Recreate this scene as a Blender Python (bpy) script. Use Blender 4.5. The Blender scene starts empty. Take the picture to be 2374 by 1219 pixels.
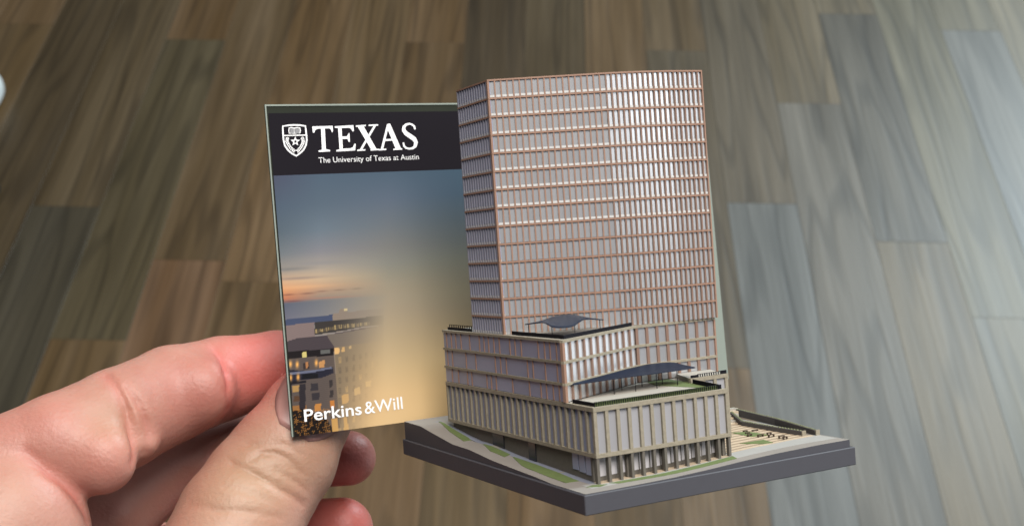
import bpy, bmesh, math, random
import numpy as np
from mathutils import Matrix, Vector
random.seed(4); rng = np.random.RandomState(7)
scene = bpy.context.scene
COL = scene.collection
# ------------------------------------------------------------------ camera
IW, IH, FPX = 2374.0, 1219.0, 2770.18
PITCH = math.radians(46.2)
CH = 1.5
cam_d = bpy.data.cameras.new('camera'); cam = bpy.data.objects.new('camera', cam_d); COL.objects.link(cam)
cam.location = (0, 0, CH); cam.rotation_euler = (math.radians(90) - PITCH, 0, 0)
cam_d.sensor_width = 36; cam_d.lens = FPX / IW * 36; cam_d.clip_start = 0.02; cam_d.clip_end = 200
cam_d.dof.use_dof = True; cam_d.dof.focus_distance = 0.258; cam_d.dof.aperture_fstop = 34
scene.camera = cam
CW = Matrix.Translation((0, 0, CH)) @ Matrix.Rotation(math.radians(90) - PITCH, 4, 'X') @ Matrix(((1,0,0,0),(0,-1,0,0),(0,0,-1,0),(0,0,0,1)))
def c2w(v): return CW @ Vector(v)
def ray(px, py): return np.array([(px - IW/2)/FPX, (py - IH/2)/FPX, 1.0])
# ------------------------------------------------------------------ world and lamps
w = bpy.data.worlds.new('World'); scene.world = w; w.use_nodes = True
w.node_tree.nodes['Background'].inputs[0].default_value = (0.25, 0.26, 0.31, 1)
w.node_tree.nodes['Background'].inputs[1].default_value = 0.34
def area(name, loc, target, size, power, color, sy=None):
    l = bpy.data.lights.new(name, 'AREA'); l.energy = power; l.color = color; l.size = size
    if sy: l.shape = 'RECTANGLE'; l.size_y = sy
    o = bpy.data.objects.new(name, l); COL.objects.link(o); o.location = loc
    o.rotation_euler = (Vector(target) - Vector(loc)).to_track_quat('-Z', 'Y').to_euler()
    return o
area('ceiling_light', (0.20, 0.18, 2.75), (0, 0.2, 1.3), 0.9, 45, (1.0, 0.95, 0.89))
area('window_light', (3.35, 4.3, 3.5), (0.9, 1.4, 0.0), 1.8, 370, (0.80, 0.94, 1.0), 1.7)
area('added_sheen_overhead', (1.25, -0.72, 2.76), (1.25, -0.72, 0), 1.1, 6.0, (0.92, 0.96, 1.0), 0.56)  # unseen lamp added for the sheen on the tower's curved glass
area('added_sheen_high', (2.03, 0.15, 2.85), (0, 0.15, 2.85), 2.1, 13.5, (0.9, 0.95, 1.0), 0.7)  # added lamp, out of view, mirrored by the upper right tower panes
area('added_sheen_low', (2.03, 0.35, 0.75), (0, 0.35, 0.75), 1.9, 12.5, (0.9, 0.95, 1.0), 1.45)  # added low lamp that brightens the middle block's angled panes
scene.view_settings.view_transform = 'Standard'; scene.view_settings.look = 'None'
scene.view_settings.exposure = 0.0; scene.view_settings.gamma = 1
# ------------------------------------------------------------------ helpers
def lin(c):
    return tuple(((x/255.0)/12.92 if x/255.0 <= 0.04045 else ((x/255.0+0.055)/1.055)**2.4) for x in c)
def mat(name, base, rough=0.5, metal=0.0, spec=0.5, noise=None, bump=None, sss=0, coat=0):
    m = bpy.data.materials.new(name); m.use_nodes = True; nt = m.node_tree; b = nt.nodes['Principled BSDF']
    b.inputs['Base Color'].default_value = (*base, 1); b.inputs['Roughness'].default_value = rough
    b.inputs['Metallic'].default_value = metal; b.inputs['Specular IOR Level'].default_value = spec
    if coat: b.inputs['Coat Weight'].default_value = coat; b.inputs['Coat Roughness'].default_value = 0.08
    if noise:      # (scale, strength)
        tc = nt.nodes.new('ShaderNodeTexCoord'); n = nt.nodes.new('ShaderNodeTexNoise')
        n.inputs['Scale'].default_value = noise[0]; n.inputs['Detail'].default_value = 6
        nt.links.new(tc.outputs['Object'], n.inputs['Vector'])
        mx = nt.nodes.new('ShaderNodeMix'); mx.data_type = 'RGBA'
        k = noise[1]
        mx.inputs['A'].default_value = (*[c*(1-k) for c in base], 1); mx.inputs['B'].default_value = (*[min(1, c*(1+k)) for c in base], 1)
        nt.links.new(n.outputs['Fac'], mx.inputs['Factor']); nt.links.new(mx.outputs['Result'], b.inputs['Base Color'])
        if bump:
            bp = nt.nodes.new('ShaderNodeBump'); bp.inputs['Strength'].default_value = bump[0]; bp.inputs['Distance'].default_value = bump[1]
            nt.links.new(n.outputs['Fac'], bp.inputs['Height']); nt.links.new(bp.outputs['Normal'], b.inputs['Normal'])
    return m
def attr_mat(name, attr, rough=0.5, spec=0.5):
    m = bpy.data.materials.new(name); m.use_nodes = True; nt = m.node_tree; b = nt.nodes['Principled BSDF']
    a = nt.nodes.new('ShaderNodeAttribute'); a.attribute_name = attr
    nt.links.new(a.outputs['Color'], b.inputs['Base Color']); b.inputs['Roughness'].default_value = rough
    b.inputs['Specular IOR Level'].default_value = spec
    return m
def tag(o, **k):
    for a, b in k.items(): o[a] = b
    return o
def empty(name, M, **k):
    o = bpy.data.objects.new(name, None); COL.objects.link(o); o.matrix_world = M; o.empty_display_size = 0.01
    return tag(o, **k)
def meshobj(name, verts, faces, m, parent=None, smooth=False, **k):
    me = bpy.data.meshes.new(name); me.from_pydata([tuple(v) for v in verts], [], [tuple(f) for f in faces]); me.update()
    if m: me.materials.append(m)
    if smooth: me.polygons.foreach_set('use_smooth', [True]*len(me.polygons))
    o = bpy.data.objects.new(name, me); COL.objects.link(o)
    if parent: o.parent = parent
    return tag(o, **k)
BOXF = [(0,3,2,1),(4,5,6,7),(0,1,5,4),(1,2,6,5),(2,3,7,6),(3,0,4,7)]
class MB:
    def __init__(s): s.v = []; s.f = []
    def hexa(s, P):
        n = len(s.v); s.v += [tuple(p) for p in P]; s.f += [tuple(n+i for i in f) for f in BOXF]; return s
    def box(s, x0, x1, y0, y1, z0, z1):
        return s.hexa([(x0,y0,z0),(x1,y0,z0),(x1,y1,z0),(x0,y1,z0),(x0,y0,z1),(x1,y0,z1),(x1,y1,z1),(x0,y1,z1)])
    def fbox(s, F, u0, u1, n0, n1, z0, z1):   # box in a facade frame: along, outward, up
        return s.hexa([F(u0,n1,z0),F(u1,n1,z0),F(u1,n0,z0),F(u0,n0,z0),F(u0,n1,z1),F(u1,n1,z1),F(u1,n0,z1),F(u0,n0,z1)])
    def prism(s, pts, z0, z1):
        n = len(s.v); m = len(pts)
        s.v += [(p[0],p[1],z0) for p in pts] + [(p[0],p[1],z1) for p in pts]
        s.f += [tuple(n+i for i in range(m))[::-1], tuple(n+m+i for i in range(m))]
        s.f += [(n+i, n+(i+1)%m, n+m+(i+1)%m, n+m+i) for i in range(m)]; return s
    def build(s, name, m, parent=None, **k): return meshobj(name, s.v, s.f, m, parent, **k)
def stroke(pts, widths, closed=False):
    """ribbon polygon strips from a centre line (2-D)"""
    P = [np.array(p, float) for p in pts]; n = len(P); L = []; R = []
    if not hasattr(widths, '__len__'): widths = [widths]*n
    for i in range(n):
        a = P[(i-1) % n] if (closed or i > 0) else P[i]; b = P[(i+1) % n] if (closed or i < n-1) else P[i]
        d = b-a; d = d/np.linalg.norm(d); q = np.array([-d[1], d[0]])*widths[i]/2
        L.append(P[i]+q); R.append(P[i]-q)
    out = []
    for i in range(n if closed else n-1):
        j = (i+1) % n; out.append([L[i], L[j], R[j], R[i]])
    return out
# ------------------------------------------------------------------ floor of planks
YAW = math.atan2(121, math.hypot(2889, 2770))
FD = Vector((math.sin(YAW), math.cos(YAW), 0)); FX = Vector((math.cos(YAW), -math.sin(YAW), 0))
def floor_pt(px, py):
    d = CW.to_3x3() @ Vector(ray(px, py)); k = -CH/d.z
    return Vector((0, 0, CH)) + k*d
def fuv(px, py):
    p = floor_pt(px, py); return p.dot(FX), p.dot(FD)
PW_ = fuv(1847, 470)[0] - fuv(1686, 470)[0]
U0 = fuv(1847, 470)[0]
sub = meshobj('floor', [(-8,-3,-0.012),(8,-3,-0.012),(8,14,-0.012),(-8,14,-0.012)], [(0,1,2,3)], mat('subfloor', (0.03,0.022,0.016), 0.9), kind='structure')
def wood_mat():
    m = bpy.data.materials.new('plank_wood'); m.use_nodes = True; nt = m.node_tree; b = nt.nodes['Principled BSDF']
    N = nt.nodes.new; L = nt.links.new
    tc = N('ShaderNodeTexCoord'); oi = N('ShaderNodeObjectInfo')
    mul = N('ShaderNodeVectorMath'); mul.operation = 'SCALE'; mul.inputs['Scale'].default_value = 37.0
    cmb = N('ShaderNodeCombineXYZ'); L(oi.outputs['Random'], cmb.inputs[0]); L(oi.outputs['Random'], cmb.inputs[1]); L(cmb.outputs[0], mul.inputs[0])
    add = N('ShaderNodeVectorMath'); L(tc.outputs['Object'], add.inputs[0]); L(mul.outputs[0], add.inputs[1])
    def mapped(sx, sy):
        mp = N('ShaderNodeMapping'); mp.inputs['Scale'].default_value = (sx, sy, 1); L(add.outputs[0], mp.inputs[0]); return mp
    n1 = N('ShaderNodeTexNoise'); n1.inputs['Scale'].default_value = 1; n1.inputs['Detail'].default_value = 8; n1.inputs['Roughness'].default_value = .62; L(mapped(85, 2.0).outputs[0], n1.inputs['Vector'])
    n2 = N('ShaderNodeTexNoise'); n2.inputs['Scale'].default_value = 1; n2.inputs['Detail'].default_value = 4; L(mapped(18, 1.3).outputs[0], n2.inputs['Vector'])
    # cathedral figure: rings cut by the board, stretched along it
    n3 = N('ShaderNodeTexNoise'); n3.inputs['Scale'].default_value = 1; n3.inputs['Detail'].default_value = 2; L(mapped(10, .75).outputs[0], n3.inputs['Vector'])
    ring = N('ShaderNodeMath'); ring.operation = 'MULTIPLY'; ring.inputs[1].default_value = 48.0; L(n3.outputs['Fac'], ring.inputs[0])
    sn = N('ShaderNodeMath'); sn.operation = 'SINE'; L(ring.outputs[0], sn.inputs[0])
    pw = N('ShaderNodeMapRange'); pw.inputs['From Min'].default_value = 0.2; pw.inputs['From Max'].default_value = 1.0; L(sn.outputs[0], pw.inputs['Value'])
    r1 = N('ShaderNodeMapRange'); r1.inputs['From Min'].default_value = .3; r1.inputs['From Max'].default_value = .75; r1.inputs['To Min'].default_value = .74; r1.inputs['To Max'].default_value = 1.24; L(n1.outputs['Fac'], r1.inputs['Value'])
    r2 = N('ShaderNodeMapRange'); r2.inputs['From Min'].default_value = .3; r2.inputs['From Max'].default_value = .7; r2.inputs['To Min'].default_value = .74; r2.inputs['To Max'].default_value = 1.24; L(n2.outputs['Fac'], r2.inputs['Value'])
    r3 = N('ShaderNodeMapRange'); r3.inputs['To Min'].default_value = 1.0; r3.inputs['To Max'].default_value = .72; L(pw.outputs[0], r3.inputs['Value'])
    m1 = N('ShaderNodeMath'); m1.operation = 'MULTIPLY'; L(r1.outputs[0], m1.inputs[0]); L(r2.outputs[0], m1.inputs[1])
    m2 = N('ShaderNodeMath'); m2.operation = 'MULTIPLY'; L(m1.outputs[0], m2.inputs[0]); L(r3.outputs[0], m2.inputs[1])
    # warm / grey drift inside a board
    mixc = N('ShaderNodeMix'); mixc.data_type = 'RGBA'; L(n2.outputs['Color'], mixc.inputs['Factor'])
    L(n2.outputs['Fac'], mixc.inputs['Factor']); L(oi.outputs['Color'], mixc.inputs['A'])
    hs = N('ShaderNodeHueSaturation'); hs.inputs['Saturation'].default_value = .72; hs.inputs['Value'].default_value = 1.05; L(oi.outputs['Color'], hs.inputs['Color']); L(hs.outputs[0], mixc.inputs['B'])
    sc = N('ShaderNodeVectorMath'); sc.operation = 'SCALE'; L(mixc.outputs['Result'], sc.inputs[0]); L(m2.outputs[0], sc.inputs['Scale'])
    L(sc.outputs[0], b.inputs['Base Color'])
    rr = N('ShaderNodeMapRange'); rr.inputs['To Min'].default_value = .38; rr.inputs['To Max'].default_value = .52; L(n2.outputs['Fac'], rr.inputs['Value']); L(rr.outputs[0], b.inputs['Roughness'])
    b.inputs['Specular IOR Level'].default_value = .40
    bp = N('ShaderNodeBump'); bp.inputs['Strength'].default_value = .35; bp.inputs['Distance'].default_value = .0012; L(m2.outputs[0], bp.inputs['Height']); L(bp.outputs[0], b.inputs['Normal'])
    return m
WOOD = wood_mat()
joints = [(1766,471),(1970,33),(2290,72),(1875,240),(2345,737),(2115,561),(455,603),(485,93)]
jt = {}
for jx, jy in joints:
    u, v = fuv(jx, jy); jt.setdefault(math.floor((u-U0)/PW_), []).append(v)
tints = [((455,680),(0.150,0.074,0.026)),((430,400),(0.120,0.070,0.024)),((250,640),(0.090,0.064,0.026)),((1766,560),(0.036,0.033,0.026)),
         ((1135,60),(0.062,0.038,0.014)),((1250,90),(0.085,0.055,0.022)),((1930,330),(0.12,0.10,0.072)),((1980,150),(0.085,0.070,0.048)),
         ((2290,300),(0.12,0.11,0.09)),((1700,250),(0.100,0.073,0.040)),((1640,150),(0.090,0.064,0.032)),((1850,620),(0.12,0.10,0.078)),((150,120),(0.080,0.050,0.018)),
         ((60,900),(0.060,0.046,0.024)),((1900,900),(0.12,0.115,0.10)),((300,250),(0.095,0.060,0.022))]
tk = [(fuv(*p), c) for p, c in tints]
for r in range(-16, 17):
    ks = sorted(jt.get(r, [])); cuts = [ks[0] if ks else 1.2 + rng.uniform(-.6, .6)]
    for k in ks[1:]:
        if k - cuts[-1] > .35: cuts.append(k)
    while cuts[0] > -0.9: cuts.insert(0, cuts[0] - rng.uniform(.8, 1.25))
    while cuts[-1] < 4.6: cuts.append(cuts[-1] + rng.uniform(.8, 1.25))
    ua = U0 + r*PW_; ub = ua + PW_
    for a, bb in zip(cuts[:-1], cuts[1:]):
        g = .00012; hw = PW_/2-g; hl = (bb-a)/2-g; e = .00035
        mb = MB(); z1 = rng.uniform(-.00012, .00012)
        n = 0; V = [(-hw,-hl,-.011),(hw,-hl,-.011),(hw,hl,-.011),(-hw,hl,-.011),(-hw,-hl,z1-e),(hw,-hl,z1-e),(hw,hl,z1-e),(-hw,hl,z1-e),
                    (-hw+e,-hl+e,z1),(hw-e,-hl+e,z1),(hw-e,hl-e,z1),(-hw+e,hl-e,z1)]
        Fc = [(0,1,5,4),(1,2,6,5),(2,3,7,6),(3,0,4,7),(4,5,9,8),(5,6,10,9),(6,7,11,10),(7,4,8,11),(8,9,10,11)]
        o = meshobj('floor_plank', V, Fc, WOOD, sub)
        c = FX*((ua+ub)/2) + FD*((a+bb)/2); o.location = c; o.rotation_euler = (0, 0, -YAW)
        col = None
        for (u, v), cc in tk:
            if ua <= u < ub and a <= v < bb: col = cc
        if col is None:
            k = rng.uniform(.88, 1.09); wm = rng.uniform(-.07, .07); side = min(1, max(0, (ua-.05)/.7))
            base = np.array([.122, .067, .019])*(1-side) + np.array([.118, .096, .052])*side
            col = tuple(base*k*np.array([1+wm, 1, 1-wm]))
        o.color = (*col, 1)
# ------------------------------------------------------------------ two small things at the picture's left edge
def lump(name, px, py, rx, ry, rz, m, **k):
    bm = bmesh.new(); bmesh.ops.create_uvsphere(bm, u_segments=40, v_segments=24, radius=1)
    for v in bm.verts:
        x, y, z = v.co
        v.co = Vector((math.copysign(abs(x)**.8, x)*rx, math.copysign(abs(y)**.8, y)*ry, (math.copysign(abs(z)**.7, z)*.5+.5)*2*rz))
    me = bpy.data.meshes.new(name); bm.to_mesh(me); bm.free(); me.materials.append(m)
    me.polygons.foreach_set('use_smooth', [True]*len(me.polygons))
    o = bpy.data.objects.new(name, me); COL.objects.link(o); o.location = floor_pt(px, py); return tag(o, **k)
lump('rounded_object', -38, 244, .044, .055, .03, mat('white_plastic', (.62,.66,.66), .35), label='pale white rounded object on the floor, cut by the left edge', category='object')
lump('dark_object', -14, 452, .013, .018, .012, mat('black_plastic', (.01,.01,.01), .5), label='small black object on the floor below the white rounded one at left edge', category='object')
# ------------------------------------------------------------------ the printed card
KC = 0.28
CU = Vector((0.89640925,-0.06577545,0.43831957)).normalized(); CV = Vector((0.0910468,0.9954342,-0.02865715)); CV = (CV - CV.dot(CU)*CU).normalized()
CN = CU.cross(-CV)   # cam coords; flips to face the camera below
if CN.z > 0: CN = -CN
CO = Vector(ray(613, 243))*KC; CWD, CHT = 0.44328*KC, 0.27773*KC
Rc = CW.to_3x3()
xw, yw = (Rc @ CU).normalized(), (Rc @ -CV).normalized(); zw = xw.cross(yw)
ow = CW @ CO
Mcard = Matrix(((xw.x,yw.x,zw.x,ow.x),(xw.y,yw.y,zw.y,ow.y),(xw.z,yw.z,zw.z,ow.z),(0,0,0,1)))
def card_uv(px, py):
    r = Vector(ray(px, py)); nn = CU.cross(CV); k = CO.dot(nn)/r.dot(nn); p = r*k - CO
    return (p.dot(CU), -p.dot(CV))
card = empty('printed_card', Mcard, label='printed card with dusk city picture and white lettering, held at its lower left corner', category='card')
stock = MB().box(0, CWD, -CHT, 0, -.0005, 0).build('card_stock', mat('card_stock', (.022,.025,.019), .7, spec=.05, noise=(40,.3)), card)
edge = MB().box(0, .00035, -CHT, -.0004, .00002, .0002).box(CWD-.0046, CWD, -CHT, -.0004, .00002, .0002).box(0, CWD, -.0004, 0, .00002, .0002)
edge.build('card_edge', mat('card_edge', (.19,.22,.19), .6), card)
UA, UB, VA = .0007, CWD-.0045, -.0021
XB = -.216*CHT
# picture: flat print, one colour per vertex
def lerp_table(ys, xs, T, px, py):
    T = np.array(T, float); fy = np.interp(py, ys, np.arange(len(ys))); fx = np.interp(px, xs, np.arange(len(xs)))
    y0 = np.clip(fy.astype(int), 0, len(ys)-2); x0 = np.clip(fx.astype(int), 0, len(xs)-2); a = (fy-y0)[..., None]; b = (fx-x0)[..., None]
    return (T[y0, x0]*(1-b)+T[y0, x0+1]*b)*(1-a) + (T[y0+1, x0]*(1-b)+T[y0+1, x0+1]*b)*a
def sst(a, b, x): t = np.clip((x-a)/(b-a), 0, 1); return t*t*(3-2*t)
def print_colour(px, py):
    q = px - 640 + 0; sl = py + (px-640)*.075        # undo the tilt of the print
    ys = [400,480,540,590,630,655,675,695,706,740,800,870,930,1010]; xs = [640,740,900,1060]
    T = [[(76,80,98),(78,94,110),(74,92,108),(66,86,102)],[(80,93,108),(88,102,116),(92,104,120),(74,92,108)],[(88,100,110),(105,118,130),(106,113,120),(88,100,108)],
         [(112,118,122),(130,130,136),(122,122,120),(104,110,110)],[(152,142,132),(166,155,142),(135,134,126),(122,124,114)],[(205,165,130),(196,170,140),(146,141,126),(132,130,116)],
         [(214,150,104),(185,150,122),(155,146,128),(140,135,118)],[(190,112,82),(150,132,118),(160,148,128),(148,141,120)],[(88,94,110),(112,114,120),(162,150,130),(152,144,122)],
         [(104,104,120),(122,122,126),(168,153,130),(160,148,124)],[(120,110,100),(150,135,115),(184,164,132),(180,160,126)],[(150,120,90),(180,150,110),(207,180,138),(205,178,132)],
         [(190,150,100),(205,170,125),(224,190,142),(224,190,138)],[(215,170,115),(225,185,130),(230,196,146),(228,192,140)]]
    C = lerp_table(ys, xs, T, px, sl)
    # streaky clouds over the sunset
    for (cx, cy, wx, wy, c, al) in [(690,645,60,3,(120,110,112),.5),(668,683,14,1.6,(120,80,70),.8),(712,680,16,1.6,(120,85,78),.8),(745,675,14,1.5,(130,100,90),.7),(785,672,14,1.6,(130,108,95),.7),(826,669,12,1.5,(125,112,100),.6),
             (678,698,20,1.6,(120,75,75),.8),(760,690,60,1.6,(190,120,95),.5),(700,665,70,4,(235,180,130),.4),(740,610,60,5,(120,125,135),.3),(670,624,50,4,(105,108,112),.5)]:
        d = np.exp(-((px-cx)/wx)**2-((py-cy-(-.06)*(px-cx))/wy)**2)[..., None]*al; C = C*(1-d)+np.array(c)*d
    # buildings, drawn in the crop's own coordinates
    zx = (px-630)*3.4837; zy = (py-680)*3.4829; S = (zx-100)*-.16; B = C.copy(); M = np.zeros(px.shape)
    def poly(pts, c, al=1.0, mask=True):
        nonlocal B
        ins = np.zeros(px.shape, bool); n = len(pts)
        for i in range(n):
            x1, y1 = pts[i]; x2, y2 = pts[(i+1) % n]
            cond = ((y1 > zy) != (y2 > zy)); xx = (x2-x1)*(zy-y1)/((y2-y1) if y2 != y1 else 1e-9)+x1; ins ^= cond & (zx < xx)
        a = ins[..., None]*al; B = B*(1-a)+np.array(c, float)*a
        if mask: M[ins] = 1
    poly([(80,215),(500,170),(500,250),(80,260)], (72,80,104))
    poly([(490,165),(540,160),(545,125),(605,118),(612,150),(900,118),(900,1200),(490,1200)], (138,124,112))
    poly([(580,120),(606,118),(608,138),(582,140)], (205,185,140)); poly([(342,235),(520,215),(900,178),(900,250),(700,280),(345,335)], (62,58,56))
    for k in range(26):
        x = 350+k*17; poly([(x,292-(x-350)*.10-k*1.1),(x+11,291-(x-350)*.10-k*1.1),(x+11,318-(x-350)*.15-k*.4),(x,320-(x-350)*.15-k*.4)] if k < 9 else [(x,255-(k-9)*1.6),(x+12,254-(k-9)*1.6),(x+12,290-(k-9)*2.2),(x,292-(k-9)*2.2)], [(185,160,110),(110,98,80),(150,130,95)][(k*7)%3], .8)
    poly([(342,335),(520,312),(730,268),(900,248),(900,275),(730,290),(345,350)], (140,132,128))
    poly([(80,262),(340,232),(342,350),(200,365),(120,400),(80,410)], (128,112,110)); poly([(80,400),(200,362),(440,335),(700,285),(900,258),(900,420),(500,440),(118,478),(80,480)], (74,66,70))
    poly([(440,335),(560,318),(900,262),(900,400),(640,420),(505,432)], (112,102,94))
    poly([(100,476),(500,438),(500,500),(100,532)], (36,32,34)); poly([(240,476),(276,472),(278,515),(244,519)], (205,190,120)); poly([(392,455),(470,448),(472,484),(395,492)], (98,98,96))
    poly([(100,530),(500,497),(560,1200),(100,1200)], (92,82,78)); poly([(500,436),(900,380),(900,1200),(555,1200)], (124,110,92))
    for (x,y,w_,h_,c) in [(505,442,38,48,(225,180,120)),(562,432,26,38,(205,165,110)),(620,425,22,24,(190,160,115))]: poly([(x,y),(x+w_,y-3),(x+w_,y+h_-4),(x,y+h_)], c)
    poly([(100,610),(200,620),(350,625),(490,595),(500,640),(400,680),(150,712),(100,712)], (42,42,54)); poly([(100,712),(270,700),(280,722),(100,735)], (34,32,38))
    poly([(120,640),(340,618),(480,590),(485,604),(340,634),(130,655)], (104,108,128))
    for (x,y) in [(148,545),(203,548),(357,535),(150,655),(210,650)]:
        d = np.exp(-((zx-x)/12)**2-((zy-y-25)/26)**2)[..., None]; B = B*(1-d)+np.array((255,185,100))*d
    for (x,y,w_,h_,c) in [(380,545,44,55,(190,140,90)),(250,560,50,55,(60,52,52)),(272,556,18,50,(170,120,80)),(165,745,52,52,(170,135,85)),(175,830,60,45,(90,66,50)),(160,905,120,60,(150,105,62)),(345,890,50,60,(190,130,70)),(470,862,35,60,(190,120,60)),
             (312,725,60,60,(58,54,58)),(320,805,62,58,(58,54,58)),(462,700,26,60,(54,50,52)),(466,780,28,58,(54,50,52)),(240,650,130,40,(30,30,34)),(220,730,50,200,(50,46,50)),(118,735,40,200,(46,42,48))]:
        poly([(x,y),(x+w_,y-5),(x+w_,y+h_-5),(x,y+h_)], c)
    for col_, x in enumerate([536,590,650,700,750,800,840]):
        for row in range(8):
            y = 515+row*82-col_*9; lit = (col_*5+row*3) % 7 == 0
            c = (172,145,104) if lit else (96,87,77)
            poly([(x,y),(x+22-col_,y-4),(x+24-col_,y+46-col_),(x+2,y+50-col_)], c, .75)
            poly([(x+10,y),(x+12,y-2),(x+13,y+48),(x+11,y+48)], (124,110,92), .8)
    poly([(560,820),(615,805),(618,880),(566,890)], (190,152,100)); poly([(665,765),(710,752),(712,810),(668,820)], (188,158,110)); poly([(755,710),(798,700),(800,745),(757,755)], (196,164,112))
    poly([(100,960),(250,930),(440,1010),(560,1200),(100,1200)], (34,28,26))
    poly([(480,1010),(530,1000),(535,1180),(490,1180)], (195,150,88)); poly([(575,1000),(600,997),(640,1180),(585,1180)], (188,148,92))
    # street lights among the dark trees
    g = np.sin(zx*.23+np.sin(zy*.11)*3)*np.sin(zy*.19+np.sin(zx*.13)*2.5); on = ((zy > 930) & (zx < 470) & (g > .62))[..., None]*.75
    B = B*(1-on)+np.array((205,140,70))*on
    nz = (np.sin(zx*1.7+zy*2.3)*np.sin(zx*2.9-zy*1.3))[..., None]*5; B = B + nz*(M[..., None])
    fade = (1-sst(430, 930, zx + (zy-600)*.10))[..., None]*M[..., None]
    hz = (sst(60, 240, zy) * (1-sst(500,700,zx)))[..., None]
    C = C*(1-fade)+B*fade
    return np.clip(C, 0, 255)
def picture():
    nx, ny = 560, 330
    us = np.linspace(UA, UB, nx); vs = np.linspace(-CHT, XB, ny); U, V = np.meshgrid(us, vs)
    cu, cv, co = np.array(CU), np.array(CV), np.array(CO)
    P = co + U[..., None]*cu + (-V)[..., None]*cv
    px = P[..., 0]/P[..., 2]*FPX+IW/2; py = P[..., 1]/P[..., 2]*FPX+IH/2
    C = print_colour(px, py)/255.0; C = np.where(C <= .04045, C/12.92, ((C+.055)/1.055)**2.4)*PRINT_K
    co3 = np.stack([U, V, np.full(U.shape, .0003)], -1).reshape(-1, 3)
    idx = np.arange(nx*ny).reshape(ny, nx); q = np.stack([idx[:-1,:-1], idx[:-1,1:], idx[1:,1:], idx[1:,:-1]], -1).reshape(-1, 4)
    me = bpy.data.meshes.new('dusk_picture'); me.vertices.add(nx*ny); me.vertices.foreach_set('co', co3.ravel())
    me.loops.add(q.size); me.loops.foreach_set('vertex_index', q.ravel()); me.polygons.add(len(q))
    me.polygons.foreach_set('loop_start', np.arange(0, q.size, 4)); me.update(); me.validate()
    a = me.color_attributes.new('ink', 'FLOAT_COLOR', 'POINT'); rgba = np.concatenate([C.reshape(-1, 3), np.ones((nx*ny, 1))], 1); a.data.foreach_set('color', rgba.ravel())
    me.materials.append(attr_mat('printed_ink', 'ink', .6, .04))
    o = bpy.data.objects.new('dusk_picture', me); COL.objects.link(o); o.parent = card
PRINT_K = 0.70
picture()
HK = MB().hexa([(UA,XB+.00001,.00025),(UB,XB+.00001,.00025),(UB,VA,.00025),(UA,VA,.00025),(UA,XB+.00001,.0003),(UB,XB+.00001,.0003),(UB,VA,.0003),(UA,VA,.0003)])
HK.build('header_band', mat('charcoal_print', (.011,.0095,.0125), .7, spec=.04), card)
WHITE = mat('white_print', (.74,.74,.74), .5, spec=.3); GREYP = mat('grey_print', lin((120,120,122)), .5); DARKP = mat('dark_print', (.011,.0095,.0125), .7, spec=.04)
_zl = [0]
def flat_polys(name, polys, m, conv, base=.00036):
    v = []; f = []
    for p in polys:
        _zl[0] += 1; z = base + (_zl[0] % 60)*1.5e-6; n = len(v); v += [(*card_uv(*conv(q)), z) for q in p]; f.append(tuple(range(n, n+len(p))))
    return meshobj(name, v, f, m, card)
za = lambda q: (600+q[0]/4.748, 220+q[1]/4.748)
zs = lambda q: (640+q[0]/11.08, 270+q[1]/11.08)
bar = lambda x0,y0,x1,y1,h: [(x0,y0-h/2),(x1,y1-h/2),(x1,y1+h/2),(x0,y0+h/2)]
L_T = [[(583,352),(808,345),(812,405),(800,418),(788,385),(770,372),(722,374),(733,600),(778,610),(782,625),(655,633),(652,617),(690,608),(680,376),(640,378),(617,392),(606,420),(590,420)]]
L_E = [[(830,350),(1035,338),(1042,395),(1030,410),(1012,380),(990,366),(906,370),(912,462),(965,460),(985,425),(992,423),(998,520),(985,523),(970,488),(914,490),(920,595),(1000,592),(1030,580),(1048,542),(1062,542),(1055,615),(850,627),(848,612),(884,603),(868,372),(832,365)]]
L_X = [[(1082,352),(1148,350),(1292,602),(1232,606)],[(1258,346),(1284,346),(1132,606),(1104,608)],bar(1063,349,1172,341,15),bar(1203,340,1308,335,15),bar(1078,614,1168,609,15),bar(1225,610,1320,604,15)]
L_A = [[(1404,330),(1420,322),(1440,322),(1562,600),(1503,602),(1408,372)],[(1404,332),(1424,352),(1362,604),(1336,606)],bar(1368,502,1480,497,20),bar(1318,609,1398,603,15),bar(1475,604,1572,599,15)]
L_S = stroke([(1714,384),(1706,352),(1680,330),(1650,322),(1615,332),(1590,358),(1590,395),(1615,428),(1660,458),(1705,490),(1724,528),(1714,570),(1685,592),(1650,597),(1615,588),(1592,566),(1584,528)],
             [18,22,20,20,26,34,42,46,48,48,42,34,24,20,20,22,16])
for nm, P in zip('TEXAS', (L_T, L_E, L_X, L_A, L_S)): flat_polys('letter', P, WHITE, za)
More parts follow.
